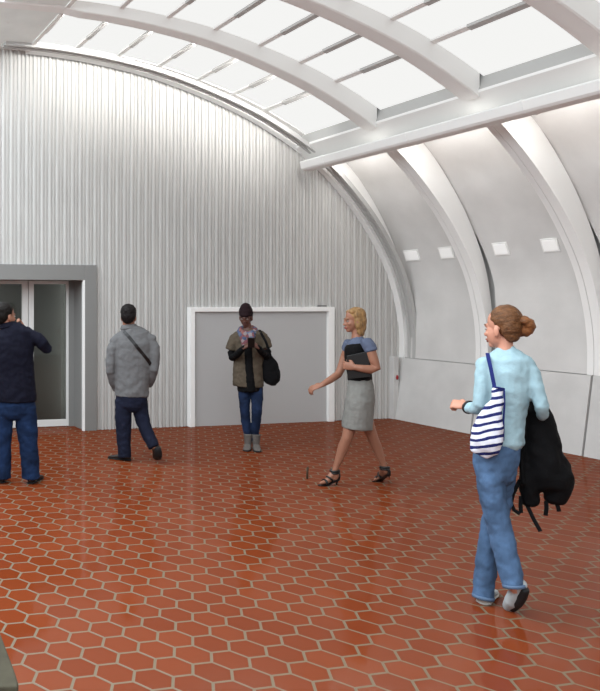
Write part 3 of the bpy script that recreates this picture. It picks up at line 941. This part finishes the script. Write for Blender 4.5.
def heel_foot(mb, ank, heel, ball, toe):
    mb.tube([ank, heel + (ank - heel) * .25, heel], [.033, .031, .024])
    mb.tube([ank + (ball - heel) * .12, (ank * .45 + ball * .55) + UP * .008, ball + UP * .012, toe + UP * .010], [.030, .027, .024, .014])
    mb.tube([heel, (heel + ball) / 2 + UP * .012, ball + UP * .01], [.022, .022, .024])
def ftp(px, py, z, dd=None):
    return f.G(px, py, z)
# front foot
hb = dict(ank=f.P(334.8, 472, -.02), heel=f.P(336, 477.5, -.02), ball=f.G(326, 483.0, .022), toe=f.G(320.6, 484.2, .016), tip=f.G(336.6, 485.3, .0))
kb = dict(ank=f.P(384.6, 468.5, .16), heel=f.P(387, 472.5, .16), ball=f.G(379.5, 479.0, .022), toe=f.G(375.2, 480.4, .016), tip=f.G(389.3, 477.5, .0))
for q in (hb, kb): heel_foot(b, q['ank'], q['heel'], q['ball'], q['toe'])
b.build('body', SKIN['tan'], wm, remesh=.0055, sm=2)
f.brow = hairmat('fair brow', (120, 88, 56)); f.eyes(H, D, wm)
BLH = mat('blonde hair', (140, 108, 70), .5, .25, var=.4, vscale=24, bump=.6, bscale=70, stretch=(3, 3, .5))
b = MB()
hel(0, -.024, .045, .083, .096, .083); hel(0, -.052, -.005, .080, .070, .085); hel(0, -.062, -.065, .068, .05, .07); hel(0, -.055, -.115, .055, .04, .05)
hel(.066, -.02, -.03, .02, .045, .07); hel(-.066, -.02, -.03, .02, .045, .07); hel(.055, -.03, -.09, .022, .035, .06); hel(-.055, -.03, -.09, .022, .035, .06); hel(.032, .030, .082, .040, .034, .022); hel(-.032, .030, .082, .040, .034, .022); hel(.045, -.02, -.12, .02, .03, .05)
b.build('hair', BLH, wm, remesh=.006, sm=3, disp=(.008, .03))
BLU = cloth('blue grey blouse', (84, 92, 112)); 
b = MB(); f.loft(b, torso); f.loft(b, [(366, 341.5, -.12, 6, .06), (369, 346, -.15, 6.4, .062), (371.5, 351, -.158, 6.2, .058)], cap=.2); f.loft(b, [(350, 342, .11, 6, .06), (347, 350, .14, 6, .056)], cap=.2)
blouse = b.build('blouse', BLU, wm, remesh=.006, sm=3, disp=(.01, .05))
b = MB(); f.loft(b, [(356.4, 343.5, -.0, 10.2, .150), (357, 346, -.0, 12.4, .166), (357.6, 350, -.0, 13.3, .170), (358, 356, 0, 13.7, .158), (358.5, 366, 0, 13, .143), (359.5, 374, 0, 12.1, .128), (360, 380, 0, 12.3, .134)], cap=.15)
b.build('bodice', BLK, wm, remesh=.006, sm=3)
b = MB(); f.loft(b, skirt, cap=.08)
b.build('skirt', cloth('grey wool skirt', (122, 122, 118), var=.08), wm, remesh=.006, sm=3, disp=(.010, .06))
LEA = mat('black leather', (14, 13, 14), .4, .4)
for q in (hb, kb):
    dv = (q['toe'] - q['heel']); dv.z = 0; dv.normalize(); sd = dv.cross(UP)
    b = MB(); rows = []
    for p, w_ in ((q['heel'] - dv * .018 - UP * .018, .026), (q['heel'] * .5 + q['ball'] * .5 - UP * .016, .026), (q['ball'] - UP * .014, .036), (q['toe'] - UP * .008, .03), (q['toe'] + dv * .02 - UP * .008, .014)):
        p = Vector(p)
        rows.append([p + sd * w_, p - sd * w_, p - sd * w_ - UP * max(.004, min(.008, p.z - .001)), p + sd * w_ - UP * max(.004, min(.008, p.z - .001))])
    b.rings(rows)
    sh = b.build('shoe', LEA, wm)
    b = MB(); b.tube([q['heel'] - dv * .012 - UP * .012, q['tip'] * .55 + (q['heel'] - dv * .012) * .45, q['tip'] + UP * .006], [.014, .009, .006], 8)
    b.build('stiletto_heel', LEA, sh, smooth=True)
    def loop(c, ax, r1, r2, th, nm):
        ax = ax.normalized(); a1 = ax.cross(sd).normalized(); a2 = sd
        bb = MB(); bb.tube([c + a1 * r1 * math.cos(t) + a2 * r2 * math.sin(t) for t in [2 * math.pi * j / 18 for j in range(19)]], th, 8)
        bb.build(nm, LEA, sh, smooth=True)
    loop(q['ank'] + UP * .012, UP + dv * .1, .037, .035, .011, 'ankle_strap')
    loop(q['ank'] - UP * .006, UP + dv * .1, .037, .034, .010, 'ankle_strap')
    mid = q['ank'] * .4 + q['ball'] * .6
    loop(mid, q['ball'] - q['ank'], .030, .032, .009, 'instep_strap')
    loop(q['ball'] * .8 + q['toe'] * .2 + UP * .01, q['toe'] - q['ball'], .022, .036, .010, 'toe_strap')
    bb = MB(); bb.tube([q['heel'] - dv * .024 - UP * .014, q['heel'] - dv * .03 + UP * .02, q['ank'] - dv * .036 + UP * .005], [.016, .015, .01], 8)
    bb.build('heel_counter', LEA, sh, smooth=True)
# black folder in her near hand
fo = tag(empty('folder', f.P(357, 378, -.2)), 'black folder held against the waist of the blonde woman', 'folder')
cA, cB, cC, cD = f.P(346.5, 356, -.185), f.P(369, 351, -.185), f.P(370.5, 377, -.185), f.P(348, 379, -.185)
b = MB()
for dq, in ((0,),):
    b.add([p + f.n * t for t in (0, .014) for p in (cA, cB, cC, cD)], [(0, 1, 2, 3), (7, 6, 5, 4), (0, 4, 5, 1), (1, 5, 6, 2), (2, 6, 7, 3), (3, 7, 4, 0)])
b.build('cover', LEA, fo, bevel=.004)
b = MB()
def inn(p): return p + ((cA + cB + cC + cD) / 4 - p) * .05
b.add([inn(p) + f.n * t for t in (.014, .02) for p in (cA, cB, cC, cD)], [(0, 1, 2, 3), (7, 6, 5, 4), (0, 4, 5, 1), (1, 5, 6, 2), (2, 6, 7, 3), (3, 7, 4, 0)])
b.build('papers', mat('paper', (215, 213, 208), .8), fo)

# ------------------------------------------------------------------ 3  woman looking at her phone
f = Fig(251, 449); T0 = f.base
wm = tag(empty('person', T0), 'woman in dark beanie and olive cardigan looking down at her phone', 'person')
hF = -f.n * .97 - f.r * .2
torso = [(248.5, 328, 0, 5, .06), (249, 331, 0, 12, .09), (249, 336, 0, 15.5, .115), (249, 346, 0, 15.2, .12), (248.5, 357, 0, 13.8, .115), (248.3, 370, 0, 14.4, .125), (248, 383, 0, 15, .13)]
arm1 = [(239.5, 339, -.01, 4.6, .055), (235, 345, -.02, 4.5, .05), (231.5, 352, -.03, 4.1, .046), (232.5, 357.5, -.06, 3.9, .045), (236.5, 355, -.16, 3.5, .042), (241, 350.5, -.25, 3.1, .036), (244.5, 347.5, -.30, 2.5, .03)]
arm2 = [(259.5, 338, -.01, 4.6, .055), (264, 344, -.02, 4.4, .05), (267.5, 351, -.03, 4.0, .046), (266.5, 356, -.06, 3.8, .045), (263, 353, -.16, 3.4, .042), (259.5, 349.5, -.25, 3.0, .036), (257.5, 347, -.30, 2.5, .03)]
dress = [(248.5, 340, -.0, 11, .125), (248.5, 360, -.0, 11, .13), (249, 378, 0, 12.5, .135), (249.5, 386, 0, 12.6, .13), (249.8, 391, 0, 12.2, .12)]
l1 = [(244.3, 385, 0, 6.6, .08), (244.5, 398, 0, 6, .072), (244.8, 410, -.01, 5.0, .06), (245.8, 422, 0, 4.8, .058), (247.5, 432, 0, 4.2, .05), (248.5, 440, 0, 3.8, .045)]
l2 = [(256, 385, 0, 6.8, .08), (257, 398, -.03, 6.2, .072), (257, 409, -.06, 5.2, .062), (256.3, 421, -.03, 4.8, .058), (255.3, 432, 0, 3.9, .05), (255, 440, 0, 3.5, .045)]
b = MB()
f.loft(b, torso[1:-1], .022); f.loft(b, arm1, .01); f.loft(b, arm2, .01); f.loft(b, bl(l1), .016); f.loft(b, bl(l2), .016)
f.loft(b, [(246.6, 322, -.01, 4.0, .046), (247.5, 327, 0, 4.1, .05), (248.5, 333, 0, 6, .065)])
H, D = f.head(b, 245.8, 316.6, -.015, hF, -.32, .98)
f.hand(b, f.P(244, 347.6, -.30), f.r * .75 + UP * .55 - f.n * .1, f.r * .5 - f.n * .1 - UP * .5 + f.n * .5, UP - f.r * .4 - f.n * .2, .85, .95)
f.hand(b, f.P(258, 347.2, -.30), -f.r * .75 + UP * .55 - f.n * .1, -f.r * .5 - UP * .5 + f.n * .4, UP + f.r * .4 - f.n * .2, .85, .95)
for px, dd in ((248.6, .0), (255.2, .0)):
    g = f.P(px, 447, dd + .05); f.foot(b, (g.x, g.y, .008), -f.n + f.r * (.1 if px > 250 else -.1), .22, sc=.8)
b.build('body', SKIN['brown'], wm, remesh=.0055, sm=2)
f.lip = mat('dark lips', (84, 44, 42), .5, .3); f.brow = hairmat('dark brow', (30, 22, 20)); f.eyes(H, D, wm)
b = MB()
hel(0, -.03, .0, .080, .080, .09); hel(0, -.05, -.05, .06, .045, .05)
b.build('hair', hairmat('near black hair', (28, 20, 20)), wm, remesh=.006, sm=2)
b = MB()
hel(0, -.016, .062, .084, .100, .080); hel(0, -.02, .10, .066, .08, .065); hel(0, -.028, .030, .086, .1, .05); hel(0, .03, .045, .070, .072, .04)
b.build('beanie', cloth('dark maroon knit', (32, 19, 22), bump=.6, bscale=120, stretch=(1, 1, .2)), wm, remesh=.006, sm=3)
CAR = cloth('olive brown knit', (80, 71, 60), var=.2)
b = MB()
ca = [(249, 330.5, .02, 9.5, .085), (249, 334.5, .01, 14, .115), (249, 341, 0, 17.2, .128), (249, 350, 0, 16, .13), (248.5, 362, 0, 15.2, .132), (248.3, 374, 0, 15.6, .142), (248.2, 382, 0, 15.8, .147), (248.2, 386, 0, 15.6, .147)]
f.loft(b, ca, cap=.05, n=32)
f.loft(b, [(239.5, 334, 0, 4.6, .075), (235.5, 338, 0, 5.6, .078), (233.3, 343, -.01, 6.2, .078), (231, 350, -.02, 6.2, .075)], cap=.08); f.loft(b, [(258.5, 333.5, 0, 4.6, .075), (262.5, 337, 0, 5.4, .076), (264.8, 342, -.01, 6, .076), (267, 348, -.02, 5.6, .072)], cap=.08)
cg = b.build('cardigan', CAR, wm, remesh=.007, sm=4, disp=(.016, .05))
b = MB()
f.loft(b, [(248, 340, -.105, 4, .045), (248.4, 352, -.118, 4.2, .04), (249, 366, -.122, 4.0, .04), (250, 380, -.125, 4.4, .042), (250.5, 390, -.1, 6, .05)])
f.loft(b, dress[2:], cap=.08); f.loft(b, arm1[2:], -.001); f.loft(b, arm2[2:], -.001)
b.build('black_top', BLK, wm, remesh=.006, sm=3, disp=(.008, .04))
JE2 = cloth('mid blue denim', (24, 37, 62), var=.55, vscale=7); 
b = MB(); f.loft(b, l1); f.loft(b, l2)
b.build('jeans', JE2, wm, remesh=.006, sm=3, disp=(.01, .05))
BT = mat('grey suede boot', (92, 86, 82), .8, .2, var=.12)
for x, c in ((248.7, -.1), (255.3, .1)):
    g = f.P(x, 447, .06); d = (-f.n + f.r * c).normalized()
    up = f.shoe(wm, (g.x, g.y, 0), d, BT, SOL, .25, .075, .95, name='boot')
    b = MB(); a = Vector((g.x, g.y, 0)) + d * .065
    b.rings([[a + Vector((0, 0, z)) + (f.r * math.cos(t) * r_ + f.n * math.sin(t) * r_ * 1.15) for t in [2 * math.pi * j / 18 for j in range(18)]] for z, r_ in ((.03, .036), (.08, .042), (.12, .045), (.165, .05), (.18, .052))])
    b.build('boot_shaft', BT, up, smooth=True)
SCF = bpy.data.materials.new('plaid scarf'); SCF.use_nodes = True
nt = SCF.node_tree; N = nt.nodes
tc = N.new('ShaderNodeTexCoord'); vo = N.new('ShaderNodeTexVoronoi'); vo.inputs['Scale'].default_value = 26
cr = N.new('ShaderNodeValToRGB'); cr.color_ramp.interpolation = 'CONSTANT'
for i, (p_, c_) in enumerate(((0, (104, 60, 66)), (.3, (84, 92, 112)), (.5, (128, 116, 118)), (.7, (64, 76, 104)), (.85, (124, 80, 74)))):
    el = cr.color_ramp.elements[i] if i < 2 else cr.color_ramp.elements.new(p_)
    el.position = p_; el.color = lin(c_)
sp = N.new('ShaderNodeSeparateColor')
nt.links.new(tc.outputs['Object'], vo.inputs['Vector']); nt.links.new(vo.outputs['Color'], sp.inputs[0]); nt.links.new(sp.outputs[0], cr.inputs['Fac'])
nt.links.new(cr.outputs['Color'], N['Principled BSDF'].inputs['Base Color']); N['Principled BSDF'].inputs['Roughness'].default_value = .9
b = MB()
c0 = f.P(247.8, 329.5, -.01)
for z, rr, th in ((.0, .078, .03), (-.03, .092, .032)):
    b.tube([c0 + UP * (z - .025 * math.sin(-q) - (.03 * max(0, -math.sin(q)))) + f.r * rr * math.cos(q) + f.n * rr * 1.05 * math.sin(q) for q in [2 * math.pi * j / 20 for j in range(21)]], th)
f.loft(b, [(245.5, 332, -.11, 4.5, .03), (244.2, 338, -.145, 4.3, .028), (245, 345, -.16, 3.2, .024)]); f.loft(b, [(250.5, 332, -.11, 4.2, .03), (251.3, 337, -.145, 3.8, .028), (251, 343, -.155, 2.8, .024)])
b.build('scarf', SCF, wm, remesh=.006, sm=3, disp=(.014, .03))
ph = tag(empty('phone', f.P(252.3, 344, -.37)), 'dark phone held in both hands of the woman in the beanie', 'phone')
pc = f.P(251.2, 342.6, -.385)
pu = (UP * .75 - f.n * .6).normalized(); pn = (UP * .6 + f.n * .75).normalized()
def slabp(c, a, w_, u_, h_, nn, t_):
    bb = MB()
    bb.add([c + a * (i * w_) + u_ * (j * h_) + nn * (k * t_) for k in (-1, 1) for i, j in ((-1, -1), (1, -1), (1, 1), (-1, 1))],
           [(3, 2, 1, 0), (4, 5, 6, 7), (0, 1, 5, 4), (1, 2, 6, 5), (2, 3, 7, 6), (3, 0, 4, 7)])
    return bb
slabp(pc, f.r, .036, pu, .072, pn, .005).build('case', LEA, ph, bevel=.003)
slabp(pc + pn * .0055, f.r, .032, pu, .064, pn, .0006).build('screen', mat('phone glass', (30, 32, 36), .1, .5), ph)
hb_ = tag(empty('handbag', f.P(270, 384, -.03)), 'slouchy black shoulder bag on the arm of the woman in the beanie', 'bag')
b = MB()
f.loft(b, [(267.5, 357, -.02, 4.8, .04), (269.5, 364, -.02, 8, .06), (270.8, 372, -.02, 9.2, .07), (271, 379, -.02, 9, .07), (269.5, 383, -.02, 6.5, .055)], cap=.35)
b.build('bag_body', BLK, hb_, remesh=.007, sm=3, disp=(.016, .06))
pts = [f.P(271.5, 359, -.05), f.P(269, 350, -.10), f.P(265.5, 341, -.115), f.P(261.5, 334, -.09), f.P(259.5, 330, -.01), f.P(261, 332, .08), f.P(265.5, 344, .12), f.P(268, 358, .02)]
strap_mesh(pts, .013, .004, f.r, 'strap', BLK, hb_)

# ------------------------------------------------------------------ 4  man in grey jacket, walking away
f = Fig(132, 461); T0 = f.base
wm = tag(empty('person', T0), 'dark haired man in grey jacket and dark trousers seen from behind', 'person')
torso = [(128.5, 326.5, 0, 7, .06), (129.5, 330, 0, 11.5, .085), (131.5, 335.5, 0, 18, .105), (133, 343, 0, 20.5, .122), (133, 356, 0, 20, .128), (132.5, 370, 0, 18.2, .125), (132, 382, 0, 17.3, .13), (131.8, 391, 0, 17, .135), (131.8, 396, 0, 16.6, .135)]
arm1 = [(116.5, 342.5, 0, 5.6, .06), (111.8, 350, -.02, 5.8, .055), (110.8, 361, -.03, 5.2, .052), (110.7, 371, -.03, 4.9, .05), (113, 381, .03, 4.6, .045), (116.5, 389, .09, 4.2, .04)]
arm2 = [(149.5, 340.5, 0, 5.6, .06), (154, 348, -.02, 5.8, .055), (154.8, 359, -.03, 5.2, .052), (153.8, 369, -.03, 4.9, .05), (151, 378, .03, 4.6, .045), (148, 385, .09, 4.2, .04)]
pel = [(131.5, 386, 0, 15.5, .115), (131.5, 397, 0, 16, .125), (131, 406, 0, 15, .12)]
l1 = [(123.4, 400, 0, 8.6, .1), (123.3, 418, 0, 8.4, .088), (123.5, 435, 0, 7.4, .076), (124.2, 448, 0, 6.8, .07), (124.8, 456.5, 0, 6.8, .072)]
l2 = [(139, 400, .02, 8.2, .1), (141, 413, .02, 7.8, .088), (144, 425, .0, 7, .078), (149, 437, -.04, 6.3, .07), (154.2, 447, -.08, 5.7, .066)]
b = MB()
f.loft(b, torso[1:-2], .018); f.loft(b, arm1[1:], .014); f.loft(b, arm2[1:], .014); f.loft(b, pel, .014); f.loft(b, bl(l1), .016); f.loft(b, bl(l2), .016)
f.loft(b, [(128.6, 320, 0, 6.0, .055), (128.6, 326, 0, 6.1, .058), (129.5, 332, 0, 8, .07)])
H, D = f.head(b, 128.6, 316, .0, f.n * .98 + f.r * .12, -.05, 1.03)
f.hand(b, f.P(116.8, 388, .09), -UP + f.r * .3 + f.n * .2, f.r, f.n, .4, .9); f.hand(b, f.P(147.8, 384, .09), -UP - f.r * .3 + f.n * .2, -f.r, f.n, .4, .9)
g = f.P(130, 460, 0); f.foot(b, (g.x, g.y, .012), -f.r * .88 + f.n * .3, .21, .06, sc=.75)
b.tube([f.P(155, 447, -.08), f.P(157, 452, -.06), f.P(157, 457, .0)], [.036, .036, .026])
b.build('body', SKIN['tan'], wm, remesh=.0055, sm=2)
f.brow = hairmat('black brow', (22, 18, 18)); f.eyes(H, D, wm)
b = MB()
hel(0, -.022, .046, .084, .098, .084); hel(0, -.05, .0, .079, .068, .072); hel(0, -.055, -.035, .062, .05, .05); hel(.062, -.012, .01, .02, .04, .045); hel(-.062, -.012, .01, .02, .04, .045)
b.build('hair', hairmat('black hair', (22, 18, 18)), wm, remesh=.006, sm=2, disp=(.01, .02))
GJ = cloth('grey wool', (98, 98, 99), var=.08)
b = MB(); f.loft(b, torso, cap=.1); f.loft(b, arm1, cap=.2); f.loft(b, arm2, cap=.2); f.loft(b, [(114.5, 343.5, 0, 6.5, .06), (121, 337.5, 0, 6, .075), (131, 333.5, 0, 5.5, .08), (143, 335.5, 0, 6, .075), (151.5, 341.5, 0, 6.5, .06)])
jk = b.build('jacket', GJ, wm, remesh=.007, sm=4, disp=(.016, .07))
b = MB(); f.loft(b, [(128.5, 324.6, 0, 7.4, .07), (129, 328.5, 0, 9.2, .082)], cap=.1)
b.build('collar', GJ, wm, remesh=.006, sm=2)
b = MB(); f.loft(b, pel); f.loft(b, l1, cap=.1); f.loft(b, l2, cap=.1)
b.build('trousers', cloth('dark navy denim', (22, 26, 42), var=.3, vscale=7), wm, remesh=.007, sm=4, disp=(.014, .06))
BR = mat('dark brown leather', (34, 24, 20), .45, .4)
g = f.P(130.5, 460.2, -.0)
f.shoe(wm, (g.x, g.y, 0), -f.r * .88 + f.n * .3, BR, SOL, .25, .08)
b = MB()
f.loft(b, [(155.8, 446.8, -.08, 4.0, .036), (157, 450.5, -.07, 4.6, .042), (157.3, 454.5, -.04, 4.8, .042), (156.8, 457.6, .0, 4.2, .034)], cap=.5)
sh = b.build('shoe', BR, wm, remesh=.006, sm=3)
b = MB()
f.loft(b, [(157.2, 448, -.115, 3.2, .012), (158.2, 452, -.105, 3.6, .012), (158.2, 456, -.07, 3.8, .012), (157.4, 458.5, -.02, 3.6, .012)], cap=.4)
b.build('sole', SOL, sh, smooth=True)
sb = tag(empty('shoulder_bag', f.P(145, 380, .1)), 'black cross body bag strap over the back of the grey jacket', 'bag')
pts = []
for t in [i / 12 for i in range(13)]:
    x_, y_ = 124.2 + (150.5 - 124.2) * t, 331.5 + (364 - 331.5) * (t ** 1.05)
    q = on([jk], x_, y_, .006)
    if q is not None: pts.append(q)
pts = [f.P(122.5, 332.5, .03), f.P(123, 330.5, -.03)] + pts + [f.P(152.5, 369, .0), f.P(152, 372, .12), f.P(149, 373, .22)]
strap_mesh(pts, .017, .003, (f.r * .6 + UP * .6), 'strap', LEA, sb)
b = MB(); f.loft(b, [(147, 371, .25, 6, .03), (147, 384, .25, 6, .03)], cap=.3, e=4)
b.build('pouch', LEA, sb, smooth=True)

# ------------------------------------------------------------------ 5  man in navy jacket at the left edge
f = Fig(14, 483); T0 = f.base
wm = tag(empty('person', T0), 'man in dark navy jacket and jeans with raised elbow before the glass doors', 'person')
torso = [(8, 324, 0, 7, .06), (9.5, 328, 0, 13, .085), (12, 334, 0, 20, .115), (12.5, 343, 0, 22, .13), (12.5, 356, 0, 21.3, .135), (13, 372, 0, 21.5, .13), (13.5, 388, 0, 22.3, .14), (13.8, 396, 0, 22.8, .145), (13.8, 401, 0, 22.8, .145)]
arm1 = [(28, 335.5, 0, 6.8, .062), (37, 338.5, -.01, 6.8, .058), (43, 344.5, -.02, 6.2, .055), (47, 348.6, -.01, 5.6, .052), (44.5, 346.5, .08, 5.2, .05), (35, 337.5, .18, 4.6, .045), (26, 329, .24, 3.8, .04)]
arm2 = [(-5, 335, 0, 7, .062), (-8.5, 347, -.02, 6.4, .057), (-10, 360, -.03, 5.8, .054), (-10, 372, .0, 5.4, .05), (-8, 384, .06, 4.8, .045), (-6.5, 391, .09, 4.2, .04)]
pel = [(13, 396, 0, 20.8, .12), (13.2, 405, 0, 22.4, .13), (13.6, 413, 0, 21.5, .125)]
l1 = [(25, 407, 0, 11.5, .1), (26.5, 425, 0, 11, .09), (28.4, 443, 0, 9.5, .08), (30, 462, 0, 9.2, .078), (31, 478, 0, 9.2, .08)]
l2 = [(3, 407, 0, 11.5, .1), (2.6, 425, 0, 10.5, .09), (2.2, 443, 0, 9.2, .08), (2, 462, 0, 8.9, .078), (2, 478, 0, 9, .08)]
b = MB()
f.loft(b, torso[1:-2], .018); f.loft(b, arm1[1:], .014); f.loft(b, arm2[1:], .014); f.loft(b, pel, .014); f.loft(b, bl(l1), .016); f.loft(b, bl(l2), .016)
f.loft(b, [(6, 319, 0, 6.6, .056), (6.6, 325, 0, 6.8, .06), (8, 331, 0, 9, .075)])
H, D = f.head(b, 5.6, 315.8, .0, f.r * .80 + f.n * .6, .02, 1.03)
f.hand(b, f.P(25.5, 328.6, .24), -f.r * .85 + UP * .35 - f.n * .1, f.r * .1 - f.n * .3 + UP * .6, UP * .5 + f.n, .8, .95)
f.hand(b, f.P(-6.5, 391, .09), -UP + f.n * .15, f.r, f.n, .5, .95)
for px, c in ((30, .45), (2, -.1)):
    g = f.P(px, 482, -.03); f.foot(b, (g.x, g.y, .01), f.n + f.r * c, .23, sc=.85)
b.build('body', SKIN['tan'], wm, remesh=.0055, sm=2)
f.brow = hairmat('dark brown brow', (30, 24, 22)); f.eyes(H, D, wm)
b = MB()
hel(0, -.024, .048, .082, .095, .083); hel(0, -.052, .005, .077, .064, .07); hel(0, -.058, -.03, .06, .046, .045)
b.build('hair', hairmat('dark brown hair', (20, 16, 14)), wm, remesh=.006, sm=2, disp=(.008, .02))
NJ = cloth('dark navy wool', (12, 13, 27), var=.15)
b = MB(); f.loft(b, torso, cap=.08); f.loft(b, arm1, cap=.2); f.loft(b, arm2, cap=.2)
b.build('jacket', NJ, wm, remesh=.007, sm=4, disp=(.016, .07))
b = MB(); f.loft(b, [(6.6, 322.6, 0, 7.8, .07), (7.6, 327, 0, 9.6, .082)], cap=.1)
b.build('collar', NJ, wm, remesh=.006, sm=2)
b = MB(); f.loft(b, pel); f.loft(b, l1, cap=.1); f.loft(b, l2, cap=.1)
b.build('jeans', cloth('deep blue denim', (19, 36, 64), var=.5, vscale=6), wm, remesh=.007, sm=4, disp=(.016, .07))
for px, c in ((30, .45), (2, -.1)):
    g = f.P(px, 482.6, -.03); f.shoe(wm, (g.x, g.y, 0), f.n + f.r * c, BR, SOL, .28, .085)
